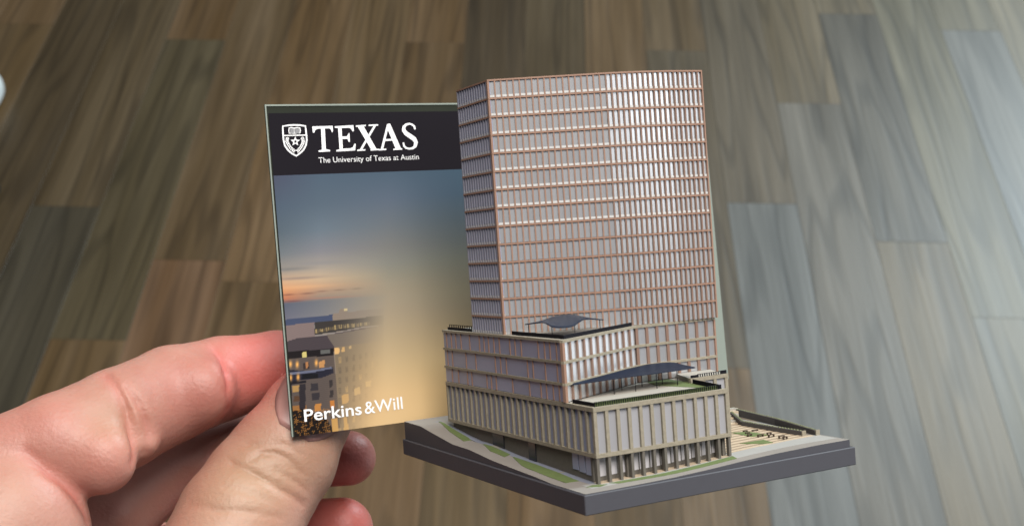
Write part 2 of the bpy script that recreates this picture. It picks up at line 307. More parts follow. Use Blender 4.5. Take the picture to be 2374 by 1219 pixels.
# shield
SH = stroke([(160,262),(300,240),(450,230),(600,236),(742,258),(752,350),(768,500),(776,620),(755,750),(690,870),(600,955),(508,1022),(400,965),(300,880),(215,760),(180,620),(165,420)], 40, True)
SH += stroke([(185,502),(765,490)], 28) + stroke([(322,310),(385,298),(455,312),(530,296),(600,308),(612,370),(600,440),(530,434),(458,446),(390,440),(325,448),(315,380)], 26, True) + stroke([(457,310),(458,445)], 16)
st = lambda cx, cy, R1, R2: [(cx+(R1 if i % 2 == 0 else R2)*math.sin(i*math.pi/5), cy-(R1 if i % 2 == 0 else R2)*math.cos(i*math.pi/5)) for i in range(10)]
for side in (1, -1):
    pth = [(285,565),(262,640),(300,720),(350,800),(420,870),(495,930)] if side == 1 else [(662,560),(692,640),(668,715),(628,795),(570,870),(505,930)]
    for i in range(len(pth)-1):
        a, b_ = np.array(pth[i], float), np.array(pth[i+1], float)
        for t in (0, .5):
            c = a+(b_-a)*t; d = (b_-a)/np.linalg.norm(b_-a); q = np.array([-d[1], d[0]])
            for sg in (-1, 1):
                cc = c+q*sg*22; ax = d*.7+q*sg*.7; ay = np.array([-ax[1], ax[0]])
                SH.append([tuple(cc+ax*30*math.cos(k*math.pi/4)+ay*14*math.sin(k*math.pi/4)) for k in range(8)])
flat_polys('university_shield', SH + [st(482,652,128,54)], WHITE, zs)
flat_polys('shield_ink', [[(345,325),(445,325),(445,432),(345,432)],[(470,325),(590,325),(590,432),(470,432)]], GREYP, zs, .00050)
flat_polys('shield_ink', [st(482,652,46,20)], DARKP, zs, .00050)
def text_on(name, body, p0, p1, cap_px, bold=0.0, sx=1.0):
    c = bpy.data.curves.new(name, 'FONT'); c.body = body; c.size = 1; c.offset = bold; c.resolution_u = 3
    o = bpy.data.objects.new(name, c); COL.objects.link(o); dg = bpy.context.evaluated_depsgraph_get()
    me = bpy.data.meshes.new_from_object(o.evaluated_get(dg)); bpy.data.objects.remove(o)
    me.materials.clear(); me.materials.append(WHITE)
    xs = [v.co.x for v in me.vertices]; a = Vector(card_uv(*p0)); b = Vector(card_uv(*p1)); wd = max(xs)-min(xs); x0 = min(xs)
    top = Vector(card_uv(p0[0]-cap_px*.08, p0[1]-cap_px)); hgt = (top-a).length/.729
    d = (b-a)/wd; upv = Vector((-(b-a).y, (b-a).x)).normalized()*hgt
    for v in me.vertices:
        q = a+d*(v.co.x-x0)+upv*v.co.y; v.co = (q.x, q.y, .0004)
    o = bpy.data.objects.new(name, me); COL.objects.link(o); o.parent = card; return o
text_on('lettering', 'The University of Texas at Austin', (738,378.6), (970,370), 13.5, -.004)
text_on('lettering', 'Perkins', (705,976.5), (838,959.5), 29, .012)
text_on('lettering', '&Will', (845,959), (933,946.5), 30, .006)
# ------------------------------------------------------------------ the building model
SM = 0.063
Rm = Matrix(((0.88880117,-0.45325658,-0.06775653),(-0.06818967,0.01540782,-0.99755339),(0.45319162,0.89124692,-0.01721293)))
tm = Vector((0.20287356,0.65148875,3.34622938))
MM = CW @ Matrix.LocRotScale(tm*SM, Rm.to_quaternion(), Vector((SM, SM, SM)))
model = empty('building_model', MM, label='architectural model of a copper and glass tower on a stone podium and grey slab', category='architectural model')
Rn = np.array(Rm); tn = np.array(tm); EYE = -Rn.T@tn
def on(ax, px, py, val):
    r = Rn.T@ray(px, py); k = (val-EYE[ax])/r[ax]; return EYE+k*r
M_slab = mat('slab_grey', (.043,.043,.052), .65, noise=(30,.06))
M_stone = mat('podium_stone', (.218,.192,.142), .8, noise=(90,.26), bump=(.12,.001))
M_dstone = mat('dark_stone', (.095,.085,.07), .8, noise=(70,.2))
M_cop = mat('copper_frame', (.245,.142,.098), .5, noise=(60,.12))
M_brown = mat('bronze_fin', (.175,.105,.075), .5, noise=(60,.12))
M_black = mat('black_metal', (.005,.005,.008), .7, spec=.15)
M_canopy = mat('navy_canopy', (.008,.012,.024), .5, spec=.07, noise=(6,.3))
M_roof = mat('terrace_paving', (.27,.25,.215), .8, noise=(30,.08))
M_grass = mat('model_lawn', (.082,.112,.032), .9, noise=(40,.25))
M_white = mat('white_sill', (.46,.46,.45), .5)
M_tan = mat('sand_paving', (.36,.285,.20), .8, noise=(40,.1))
def glass_mat(name, base, metal, rough):
    m = mat(name, base, rough, metal); nt = m.node_tree; b = nt.nodes['Principled BSDF']
    oi = nt.nodes.new('ShaderNodeObjectInfo'); mr = nt.nodes.new('ShaderNodeMapRange'); mr.inputs['To Min'].default_value = .94; mr.inputs['To Max'].default_value = 1.06
    sc = nt.nodes.new('ShaderNodeVectorMath'); sc.operation = 'SCALE'; sc.inputs[0].default_value = base
    nt.links.new(oi.outputs['Random'], mr.inputs['Value']); nt.links.new(mr.outputs[0], sc.inputs['Scale']); nt.links.new(sc.outputs[0], b.inputs['Base Color'])
    return m
M_glass = glass_mat('facade_glass', (.50,.51,.525), .62, .24); M_pglass = glass_mat('podium_glass', (.275,.275,.29), .05, .35); M_sglass = glass_mat('shaded_glass', (.215,.235,.33), .0, .4); M_gglass = glass_mat('lightened_glass', (.46,.45,.47), .0, .35)  # left faces get a glass copy with cool shade put into its colour
_pane = bpy.data.meshes.new('pane'); _pane.from_pydata([(0,0,0),(1,0,0),(1,1,0),(0,1,0),(0,0,1),(1,0,1),(1,1,1),(0,1,1)], [], BOXF); _pane.materials.append(M_glass)
def _pm(n, m):
    q = _pane.copy(); q.name = n; q.materials.clear(); q.materials.append(m); return q
PANES = {'podium_pane': _pm('podium_pane', M_pglass), 'ground_pane': _pm('ground_pane', M_gglass), 'side_pane': _pm('side_pane', M_sglass)}  # ground-floor glass is lightened in colour to offset the soffit's shade
class Facade:
    def __init__(s, p0, p1):
        s.p0 = np.array(p0, float); d = np.array(p1, float)-s.p0; s.L = np.linalg.norm(d); s.u = d/s.L; s.n = np.array([s.u[1], -s.u[0]])
    def __call__(s, u, n, z): q = s.p0+s.u*u+s.n*n; return (q[0], q[1], z)
    def pane(s, name, u0, u1, z0, z1, n=0.0, th=.003, parent=None):
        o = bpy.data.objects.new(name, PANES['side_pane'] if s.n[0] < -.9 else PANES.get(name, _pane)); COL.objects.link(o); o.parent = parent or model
        jit = rng.uniform(-.004, .004)
        o.location = s(u0, n-th, z0); o.rotation_euler = (0, 0, math.atan2(s.u[1], s.u[0])+jit)
        o.scale = (u1-u0, -th, z1-z0) if False else (u1-u0, th*-1.0, z1-z0)
        return o
# NB a negative y scale puts the pane's outer face at n (outward is -y of the facade frame)
H_, A_ = .0572, 1.3707
MB().box(0, 1, 0, A_, -H_, 0).build('base_slab', M_slab, model).modifiers.new('edge', 'BEVEL').width = .0022
# terrain
ZL = ([0,.2,.31,.43,.61,.775,.917,1.085,1.2,1.4], [0,0,.006,.010,.017,.030,.032,.051,.065,.066]); ZF = ([0,.1,.3,.43,.56,.69,.86,1], [0,0,.002,.007,.014,.019,.022,.022])
def terr(x, y):
    zf = np.interp(x, *ZF); zl = np.interp(y, *ZL); return zf + zl*(1-zf/.066)
def terrain():
    nx, ny = 100, 137; xs = np.linspace(.008, .985, nx); ys = np.linspace(.008, A_-.01, ny); X, Y = np.meshgrid(xs, ys); Z = terr(X, Y)+.002
    v = np.stack([X, Y, Z], -1).reshape(-1, 3).tolist(); idx = np.arange(nx*ny).reshape(ny, nx)
    f = np.stack([idx[:-1,:-1], idx[:-1,1:], idx[1:,1:], idx[1:,:-1]], -1).reshape(-1, 4).tolist()
    rim = list(idx[0,:])+list(idx[1:,-1])+list(idx[-1,-2::-1])+list(idx[-2:0:-1,0]); n0 = len(v)
    for i in rim: v.append([v[i][0], v[i][1], .0005])
    m = len(rim)
    f2 = [(int(rim[i]), n0+i, n0+(i+1) % m, int(rim[(i+1) % m])) for i in range(m)]
    o = meshobj('ground', v, f+f2, mat('ground_concrete', (.185,.168,.15), .85, noise=(9,.14)), model)
    o.data.materials.append(M_slab)
    for p in o.data.polygons[len(f):]: p.material_index = 1
terrain()
def drape(name, poly, m, h=.0012, res=.02, **k):
    """a paving or lawn patch that follows the ground, cut into quads between two polylines (left, right)"""
    A, B = poly; n = 14; ta = np.linspace(0, 1, n)
    def rs(P):
        P = np.array(P, float); d = np.r_[0, np.cumsum(np.linalg.norm(np.diff(P, axis=0), axis=1))]; d /= d[-1]
        return np.stack([np.interp(ta, d, P[:,0]), np.interp(ta, d, P[:,1])], -1)
    a, b = rs(A), rs(B); mm = 5; v = []
    for i in range(n):
        for j in range(mm):
            q = a[i]+(b[i]-a[i])*j/(mm-1); v.append((q[0], q[1], float(terr(*q))+.002+h))
    f = [(i*mm+j, i*mm+j+1, (i+1)*mm+j+1, (i+1)*mm+j) for i in range(n-1) for j in range(mm-1)]
    rim = [j for j in range(mm)]+[i*mm+mm-1 for i in range(1, n)]+[(n-1)*mm+j for j in range(mm-2, -1, -1)]+[i*mm for i in range(n-2, 0, -1)]
    n0 = len(v); v += [(v[i][0], v[i][1], v[i][2]-h-.001) for i in rim]; f += [(rim[i], n0+i, n0+(i+1) % len(rim), rim[(i+1) % len(rim)]) for i in range(len(rim))]
    return meshobj(name, v, f, m, model, **k)
M_walk = mat('footpath', (.25,.245,.23), .8, noise=(25,.08)); M_bwalk = mat('shade_blue_footpath', (.15,.16,.20), .8, noise=(25,.1))  # second path material has the left side's blue shade painted into it
drape('footpath', ([(.088,1.25),(.088,.8),(.086,.45),(.088,.2),(.088,.075)], [(.115,1.25),(.115,.8),(.115,.45),(.112,.2),(.112,.09)]), M_bwalk, .0004)
drape('footpath', ([(.06,.06),(.3,.066),(.59,.078)], [(.06,.118),(.3,.118),(.59,.118)]), M_walk, .0005)
drape('footpath', ([(.56,.055),(.8,.062),(.975,.055)], [(.575,.128),(.8,.140),(.975,.165)]), M_walk, .0006)
drape('lawn', ([(.098,1.24),(.07,1.08),(.058,.93)], [(.104,1.24),(.096,1.08),(.092,.93)]), M_grass)
drape('lawn', ([(.085,.83),(.058,.72),(.062,.62)], [(.092,.83),(.094,.72),(.094,.64)]), M_grass)
drape('lawn', ([(.082,.60),(.045,.46),(.040,.30),(.045,.185)], [(.088,.60),(.092,.46),(.090,.30),(.088,.18)]), M_grass)
drape('lawn', ([(.055,.085),(.09,.062)], [(.085,.098),(.122,.076)]), M_grass)
drape('lawn', ([(.150,.062),(.35,.046),(.48,.048),(.572,.050)], [(.135,.086),(.35,.078),(.48,.082),(.585,.088)]), M_grass)
# podium ---------------------------------------------------------
PB, PT = .0785, .2245
pod = [(.1,.0908),(.585,.0908),(.64,.40),(.82,.47),(.82,1.15),(.1,1.15)]
inset = [(.110,.101),(.577,.101),(.632,.40),(.80,.48),(.80,1.14),(.110,1.14)]
MB().prism(inset, PB+.006, PT-.006).build('podium_core', mat('core_grey', (.10,.10,.105), .7), model)
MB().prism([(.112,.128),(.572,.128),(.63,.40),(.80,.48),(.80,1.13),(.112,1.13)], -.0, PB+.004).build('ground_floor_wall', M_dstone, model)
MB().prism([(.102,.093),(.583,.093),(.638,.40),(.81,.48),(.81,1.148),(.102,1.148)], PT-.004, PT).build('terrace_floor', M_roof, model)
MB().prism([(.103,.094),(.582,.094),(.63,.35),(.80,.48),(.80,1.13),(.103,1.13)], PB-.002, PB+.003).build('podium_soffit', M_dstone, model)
FF = Facade((.1,.0908), (.585,.0908)); FL = Facade((.1,1.15), (.1,.0908))
pit = FF.L/12; cw = .0108
for i in range(13):
    u = (FF.L-cw)*i/12
    MB().fbox(FF, u+(.0 if i else .0), u+cw, -.012, .0, PB+.0112, PT-.0112).build('stone_pier', M_stone, model)
    zb = float(terr(.1+u, .09))+.001
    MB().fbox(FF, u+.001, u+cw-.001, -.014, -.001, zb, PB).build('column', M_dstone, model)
for i in range(12):
    u = (FF.L-cw)*i/12+cw; FF.pane('podium_pane', u, u+(FF.L-cw)/12-cw, PB+.0112, PT-.0112, -.0085)
MB().fbox(FF, 0, FF.L, -.012, .001, PT-.0112, PT+.002).build('stone_beam', M_stone, model)
MB().fbox(FF, 0, FF.L, -.012, .001, PB, PB+.0112).build('stone_beam', M_stone, model)
nL = 26; pl = (FL.L-cw)/nL; cl = .0092
fins = []
for i in range(nL):
    u = pl*i; MB().fbox(FL, u, u+cl, -.012, 0, PB+.0112, PT-.0112).build('stone_pier', M_stone, model)
    FL.pane('podium_pane', u+cl, u+pl, PB+.0112, PT-.0112, -.0085)
MB().fbox(FL, 0, FL.L-.0005, -.0118, .001, PT-.0112, PT+.0018).build('stone_beam', M_stone, model)
MB().fbox(FL, 0, FL.L-.0005, -.0118, .001, PB+.0002, PB+.0112).build('stone_beam', M_stone, model)
# ground floor: recessed panes, plinth, inner columns, sand strip, doors
FG = Facade((.112,.1275), (.572,.1275)); zg = lambda u: float(terr(.112+u, .12))+.003
for i in range(12):
    u0 = .004+i*.0382; u1 = u0+.034
    FG.pane('ground_pane', u0, u1, zg(u0)+.014, PB-.003, .002)
inner = [(.215,.115),(.345,.115),(.470,.115),(.545,.116),(.566,.116)]
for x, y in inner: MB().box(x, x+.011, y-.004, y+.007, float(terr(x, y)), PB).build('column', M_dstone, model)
drape('sand_strip', ([(.108,.093),(.35,.093),(.585,.093)], [(.108,.127),(.35,.127),(.585,.127)]), M_tan, .0010)
FGL = Facade((.1115,1.12), (.1115,.128))
for i in range(3):
    u1 = FGL.L-.010-i*.040; FGL.pane('ground_pane', u1-.033, u1, .020+i*.003, PB-.003, .002)
MB().fbox(FGL, FGL.L-.0105, FGL.L, -.003, .004, 0, PB).build('column', M_dstone, model)
for y0, y1 in ((.715,.80),(.488,.535)):
    zz = float(terr(.1, y0)); MB().fbox(FGL, 1.12-y1, 1.12-y0, -.004, .003, zz+.002, PB-.001).build('entrance_door', mat('dark_glass', (.012,.014,.02), .25), model)
# middle block ----------------------------------------------------
MT = .4158; rows = [(PT+.002,.285),(.285,.3515),(.3515,MT)]
fa, fb, fc = (.1,.2475), (.500,.4620), (.825,.4620)
MB().prism([(.112,.2665),(.500,.4760),(.815,.4760),(.815,1.142),(.106,1.142)], PT-.001, MT-.003).build('middle_core', mat('core_grey_dark', (.10,.10,.105), .7), model)
MB().prism([(.101,.249),(.500,.4635),(.823,.4635),(.823,1.149),(.101,1.149)], MT-.004, MT).build('roof_terrace', M_roof, model)
F1 = Facade(fa, fb); F2 = Facade(fb, fc); F3 = Facade((.1,1.15), (.1,.2475))
for r, (z0, z1) in enumerate(rows):
    for F, n in ((F1, 11), (F2, 8)):
        fw = .0085 if F is F1 else .0105
        p = F.L/n
        for i in range(n):
            MB().fbox(F, i*p, i*p+fw, -.010, 0, z0+.001, z1-.0075).build('bronze_fin', M_brown, model)
            F.pane('terrace_pane', i*p+fw, (i+1)*p, z0+.001, z1-.0075, -.005)
        MB().fbox(F, 0, F.L, -.010, .0015, z1-.0075, z1+.001).build('stone_band', M_stone, model)
    MB().fbox(F3, 0, F3.L, -.010, .0012, z1-.0075, z1+.0008).build('stone_band', M_stone, model)
    ys = [[1.09,1.035,.958,.921,.8,.765,.727,.605,.486,.409,.372,.329,.291,.254],[1.121,1.079,.96,.879,.724,.684,.642,.49,.453,.371,.295,.255],[1.12,1.078,1.039,.994,.92,.84,.803,.768,.726,.684,.607,.569,.526,.41,.368,.333,.292,.252]][r]
    prev = 0
    for y in ys:
        u = 1.15-y; F3.pane('side_pane', prev, u-.002, z0+.001, z1-.0075, -.004)
        MB().fbox(F3, u-.002, u+.0018, -.006, -.001, z0+.001, z1-.0075).build('copper_mullion', M_cop, model); prev = u+.0018
MB().fbox(F2, F2.L-.004, F2.L+.002, -.010, .001, PT, MT-.008).build('copper_mullion', M_cop, model)
MB().fbox(F3, F3.L-.006, F3.L-.0003, -.008, .0008, PT+.002, MT-.008).build('copper_mullion', M_cop, model)
# block to the right of the lower terrace
FR = Facade((.595,.300), (.745,.300)); HT = .242
MB().prism([(.60,.309),(.738,.309),(.79,.46),(.65,.46)], .0, HT-.002).build('side_block', M_roof, model)
for i in range(4):
    u = i*(FR.L-.012)/3; MB().fbox(FR, u, u+.012, -.010, 0, .02, HT-.0125).build('stone_pier', M_stone, model)
    if i < 3: FR.pane('podium_pane', u+.012, u+(FR.L-.012)/3, .05, HT-.0125, -.006)
MB().fbox(FR, 0, FR.L+.001, -.010, .001, HT-.0125, HT).build('stone_beam', M_stone, model)
# tower -------------------------------------------------------------
TT = 1.2654; ta_, tb_, tc_, td_ = (.1155,.666), (.474,.506), (.614,.463), (.825,.4465)
MB().prism([(.123,.675),(.478,.5175),(.62,.4775),(.817,.4605),(.817,.83),(.123,.908)], MT-.001, TT-.004).build('tower_core', mat('core_grey_tower', (.10,.10,.105), .7), model)
MB().prism([(.117,.668),(.474,.508),(.545,.4855),(.616,.467),(.692,.456),(.823,.449),(.823,.84),(.117,.914)], TT-.005, TT-.001).build('tower_roof', M_roof, model)
FA = Facade(ta_, tb_); FB = Facade(tb_, (.545,.483)); FB2 = Facade((.545,.483), (.616,.4645)); FC = Facade((.616,.4645), (.692,.4535)); FC2 = Facade((.692,.4535), td_); FT = Facade((.1155,.9158), ta_)
NF = 14; fh = (TT-MT)/NF; count = 0
mull = {i: MB() for i in range(5)}
rest = MB(); side = MB(); sidef = MB()
for k in range(NF):
    z0 = MT+k*fh; z1 = z0+fh
    for fi, (F, n) in enumerate(((FA, 19), (FB, 4), (FB2, 4), (FC, 4), (FC2, 7))):
        p = F.L/n; mw = .0048 if fi == 0 else .0058
        for i in range(n):
            mull[fi].fbox(F, i*p, i*p+mw, -.009, 0, z0+.0005, z1-.0056)
            if fi == 0 or (fi == 1 and k < 4 ):
                F.pane('tower_pane', i*p+mw, (i+1)*p, z0+.001, z1-.007, -.0035 if fi == 0 else -.0055); count += 1
            else: rest.fbox(F, i*p+mw, (i+1)*p, -.008, -.0055, z0+.001, z1-.007)
        MB().fbox(F, 0, F.L, -.009, .0012, z1-.0056, z1+.0002).build('copper_band', M_cop, model)
        if k >= 6 :
            s_ = MB()
            for i in range(n): s_.fbox(F, i*p+mw+.0005, (i+1)*p-.0005, -.003 if fi == 0 else -.0054, -.0012 if fi == 0 else -.003, z0+.0012, z0+.0085)
            s_.build('window_sill', M_white, model)
    n = 13; p = FT.L/n
    for i in range(n):
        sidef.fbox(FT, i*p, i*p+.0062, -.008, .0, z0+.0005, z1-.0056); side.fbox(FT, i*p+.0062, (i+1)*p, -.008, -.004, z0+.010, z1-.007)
    MB().fbox(FT, 0, FT.L-.0004, -.0088, .0010, z1-.0056, z1).build('copper_band', M_cop, model)
    s_ = MB()
    for i in range(n): s_.fbox(FT, i*p+.0066, (i+1)*p-.0002, -.007, -.001, z0+.0008, z0+.0085)
    s_.build('window_sill', M_white, model)
for fi in range(5): mull[fi].build('copper_mullions', M_cop if fi == 0 else M_brown, model)
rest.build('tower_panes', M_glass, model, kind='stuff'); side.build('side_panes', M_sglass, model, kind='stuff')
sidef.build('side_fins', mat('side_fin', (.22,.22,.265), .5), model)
MB().fbox(FT, FT.L-.0085, FT.L-.0003, -.008, .0016, MT, TT).build('corner_post', M_cop, model)
MB().fbox(FC2, FC2.L-.002, FC2.L+.003, -.009, .0015, MT, TT).build('corner_post', M_cop, model)
# railings ------------------------------------------------------------
def rail(path, z, h, pitch, wdt, solid, name='railing'):
    m = MB()
    for a, b in zip(path[:-1], path[1:]):
        F = Facade(a, b); n = max(2, int(F.L/pitch))
        for i in range(n+1):
            u = F.L*i/n; m.fbox(F, u-wdt/2, u+wdt/2, -.001, .001, z, z+h)
        m.fbox(F, 0, F.L, -.0009, .0009, z+h-.0015, z+h)
        if solid: m.fbox(F, 0, F.L, .0012, .0020, z, z+h-.001)
    return m.build(name, M_black, model)
rail([(.127,.632),(.127,.285),(.491,.472)], MT, .0125, .008, .003, True)
rail([(.120,1.14),(.120,.935)], MT, .010, .012, .003, True)
rail([(.127,1.14),(.127,.93)], MT, .019, .018, .004, False)
rail([(.114,.232),(.114,.106)], PT, .0135, .008, .003, True)
rail([(.114,.106),(.570,.106)], PT, 0.0155, .0076, .0026, False)
rail([(.566,.106),(.596,.288)], PT, .0155, .008, .003, True)
rail([(.600,.303),(.628,.303)], HT-.004, .0125, .006, .003, True)
rail([(.628,.304),(.728,.304)], HT, .0105, .0085, .0032, False)
rail([(.722,.305),(.742,.305)], HT-.001, .0125, .006, .003, True)
for z in range(1):
    mb = MB(); mb.prism([(.50,.36),(.545,.22),(.566,.12),(.585,.12),(.610,.28),(.615,.46),(.53,.455)], PT, PT+.0012); mb.build('terrace_lawn', M_grass, model)
    MB().prism([(.12,.110),(.56,.110),(.56,.124),(.12,.119)], PT, PT+.0125).build('planting_strip', M_grass, model)
# canopies ---------------------------------------------------------------
def canopy(front, back, yf, yb, th, posts, pz, sag=0):
    def rs(P, n=40):
        P = np.array(P, float); d = np.r_[0, np.cumsum(np.linalg.norm(np.diff(P, axis=0), axis=1))]; d /= d[-1]; t = np.linspace(0, 1, n)
        return np.stack([np.interp(t, d, P[:,i]) for i in range(P.shape[1])], -1)
    A = rs([tuple(on(1, x, y, yy)) for (x, y), yy in zip(front, yf)]); B = rs([tuple(on(1, x, y, yy)) for (x, y), yy in zip(back, yb)])
    m = 10; v = []; n = len(A)
    for i in range(n):
        for j in range(m):
            s = j/(m-1); q = A[i]*(1-s)+B[i]*s; q = q.copy(); q[2] += sag*math.sin(s*math.pi)*math.sin(math.pi*i/(n-1)); v.append(tuple(q))
    f = [(i*m+j, (i+1)*m+j, (i+1)*m+j+1, i*m+j+1) for i in range(n-1) for j in range(m-1)]
    o = meshobj('canopy', v, f, M_canopy, model, smooth=True)
    md = o.modifiers.new('thick', 'SOLIDIFY'); md.thickness = th; md.offset = 1
    for (px, py), (bx, by), y in posts:
        a = on(1, px, py, y); b = (a[0], a[1], pz)
        pb = MB().box(a[0]-.0009, a[0]+.0009, a[1]-.0009, a[1]+.0009, pz, max(a[2], pz+.004)); pb.build('canopy_post', M_black, model)
    return o
canopy([(1217,753),(1232,751.5),(1249,749),(1262,748.5),(1270,753),(1279,758.5),(1290,760.5),(1305,760.5),(1320,759),(1333,755),(1345,746),(1352,741.5),(1370,740.5),(1385,741.5),(1399,742)],
       [(1219,752),(1232,749.5),(1249,746),(1265,741),(1280,735.5),(1300,731),(1320,729.5),(1335,731),(1350,734.5),(1360,737.5),(1375,739),(1388,740.5),(1399,741)],
       [.52,.50,.47,.45,.43,.41,.405,.40,.405,.41,.43,.44,.455,.47,.48], [.53,.53,.535,.535,.535,.53,.52,.515,.51,.505,.50,.49,.485], .0022,
       [((1225,752),(0,0),.53),((1279,757),(0,0),.43),((1332,754),(0,0),.42),((1390,741),(0,0),.47)], MT, .004)
canopy([(1315,893.5),(1345,890.5),(1380,885.5),(1420,879.5),(1460,874),(1510,867.5),(1560,861),(1590,856.5),(1612,853)],
       [(1316,892.5),(1345,884),(1400,870),(1450,856.5),(1500,845),(1530,841.5),(1560,840),(1585,846),(1611,851.5)],
       [.262,.262,.27,.28,.28,.285,.29,.30,.315], [.266,.272,.335,.385,.43,.43,.42,.38,.32], .0016,
       [((1422,880),(0,0),.30),((1440,876),(0,0),.37),((1472,873),(0,0),.30),((1487,869),(0,0),.38),((1521,866),(0,0),.295),((1534,862),(0,0),.37),((1569,860),(0,0),.30)], PT, -.004)
# plaza on the right -----------------------------------------------------
for i in range(11):
    y0 = .135+i*.031; x0 = .60+i*.016; x1 = min(.955-i*.004, .955); k = .0012 + (.0006*i)
    drape('paving_stripe', ([(x0,y0),((x0+x1)/2,y0),(x1,y0+.006)], [(x0,y0+.017),((x0+x1)/2,y0+.017),(x1,y0+.023)]), M_tan, .0016)
    drape('paving_stripe', ([(x0,y0+.0172),((x0+x1)/2,y0+.0172),(x1,y0+.0232)], [(x0,y0+.0308),((x0+x1)/2,y0+.0308),(x1,y0+.0368)]), mat('brown_paving', (.20,.148,.098), .8) if i == 0 else bpy.data.materials['brown_paving'], .0010)
for i in range(6):
    x0 = .80+i*.018; MB().box(x0-.05, x0+.12, .485+i*.024, .510+i*.024, .02, .036+i*.006).build('terrace_step', M_tan if i % 2 == 0 else M_roof, model)
drape('lawn', ([(.71,.215),(.76,.15)], [(.80,.205),(.79,.145)]), M_grass, .0030)
drape('lawn', ([(.795,.37),(.80,.27)], [(.845,.34),(.86,.25)]), M_grass, .0030)
def wall_run(path, h, name):
    m = MB()
    for a, b in zip(path[:-1], path[1:]):
        a, b = np.array(a), np.array(b); d = (b-a)[:2]; d = d/np.linalg.norm(d); q = np.array([-d[1], d[0]])*.006
        P = []
        for zz in (0, h):
            for c, sg in ((a,-1),(b,-1),(b,1),(a,1)): P.append((c[0]+q[0]*sg, c[1]+q[1]*sg, c[2]+zz-(.01 if zz == 0 else 0)))
        m.hexa(P)
    m.build(name, mat('ramp_wall_dark', (.055,.05,.048), .85, noise=(60,.2)), model)
    g = MB()
    for a, b in zip(path[:-1], path[1:]):
        a, b = np.array(a), np.array(b); n = max(3, int(np.linalg.norm(b-a)/.012))
        for i in range(n):
            c = a+(b-a)*(i+.5)/n; s = rng.uniform(.0022, .0034); g.box(c[0]-s, c[0]+s, c[1]-s, c[1]+s, c[2]+h, c[2]+h+rng.uniform(.002, .0035))
    g.build('planting', mat('wall_planting', (.16,.17,.09), .9), model, kind='stuff')
    e = np.array(path[0]); MB().box(e[0]-.008, e[0]+.008, e[1]-.010, e[1]-.0062, e[2]-.004, e[2]+h+.002).build('stone_end', M_stone, model)
p1 = [on(2, 1892, 1006.5, .026), on(2, 1800, 979, .033), on(2, 1697, 954, .050)]
p2 = [on(2, 1860, 1008, .026), on(2, 1790, 997, .030), on(2, 1722, 985, .033), on(2, 1696, 963, .048)]
wall_run([tuple(p) for p in p1], .0145, 'ramp_wall'); wall_run([tuple(p) for p in p2], .0135, 'ramp_wall')
for px, py, al in [(1728,1000,0),(1733,1004,0),(1738,1008,0),(1750,998,1),(1763,1009,1),(1783,1005,0),(1788,1009,1),(1812,1012,1),(1820,1014,0)]:
    c = on(2, px, py, .031); g_ = MB(); d = .011 if al else .008
    g_.box(c[0]-d, c[0]+d, c[1]-.004, c[1]+.004, c[2]+.002, c[2]+.0042); g_.box(c[0]-d, c[0]-d+.002, c[1]-.004, c[1]+.004, c[2]-.004, c[2]+.002); g_.box(c[0]+d-.002, c[0]+d, c[1]-.004, c[1]+.004, c[2]-.004, c[2]+.002)
    g_.build('plaza_bench', mat('bench_brown', (.055,.035,.022), .6) if 'bench_brown' not in bpy.data.materials else bpy.data.materials['bench_brown'], model)
# ------------------------------------------------------------------ the hand (one continuous surface grown from a distance field, camera-space millimetres)
FLAT = 1.15
def K(px, py, z, rpx): r = ray(px, py)*z; return (r[0], r[1], r[2], rpx*z/FPX)
chains = {
 'index': [K(-260,1225,.262,150),K(140,1036,.270,124),K(275,972,.279,118),K(400,912,.289,110),K(515,877,.299,96),K(640,850,.305,82),K(760,838,.307,72)],
 'thumb': [K(470,1420,.272,175),K(556,1208,.282,146),K(603,1130,.2865,134),K(655,1060,.2895,126),K(712,962,.2925,104),K(760,890,.2955,88)],
 'middle': [K(60,1330,.292,130),K(262,1190,.298,98),K(400,1078,.306,80),K(560,1048,.313,86),K(700,1060,.317,72),K(808,1061,.315,63)],
 'ring': [K(60,1420,.302,120),K(300,1330,.310,95),K(520,1275,.318,84),K(700,1238,.318,80),K(792,1226,.316,73)],
 'pinky': [K(60,1500,.305,110),K(330,1440,.312,80),K(560,1400,.318,70),K(720,1385,.316,62)],
 'lobe': [K(-260,1420,.248,230),K(8,1240,.262,196)],
 'palm': [K(-350,1500,.275,300),K(-60,1420,.305,250),K(200,1400,.345,200),K(380,1380,.352,170)],
 'heel': [K(-350,1500,.262,280),K(100,1600,.262,250),K(440,1500,.272,195)],
 'wrist': [K(-900,1900,.270,330),K(-350,1500,.272,300)],
}
def seg_d(P, a, b):
    A = np.array(a[:3]); B = np.array(b[:3]); S = np.array([1, 1, FLAT]); A = A*S; B = B*S; Q = P*S
    ab = B-A; h = np.clip(((Q-A)@ab)/(ab@ab), 0, 1); d = Q-(A+h[:, None]*ab)
    return np.sqrt((d*d).sum(1)) - (a[3]+h*(b[3]-a[3]))
def smin(a, b, k):
    h = np.maximum(k-np.abs(a-b), 0)/k; return np.minimum(a, b)-h*h*k/4
def chain_d(P, c, k=.0013):
    d = seg_d(P, c[0], c[1])
    for i in range(1, len(c)-1): d = smin(d, seg_d(P, c[i], c[i+1]), k)
    return d
blobs = [K(336,1030,.2735,24), K(235,1065,.2665,80), K(470,905,.2860,75)]
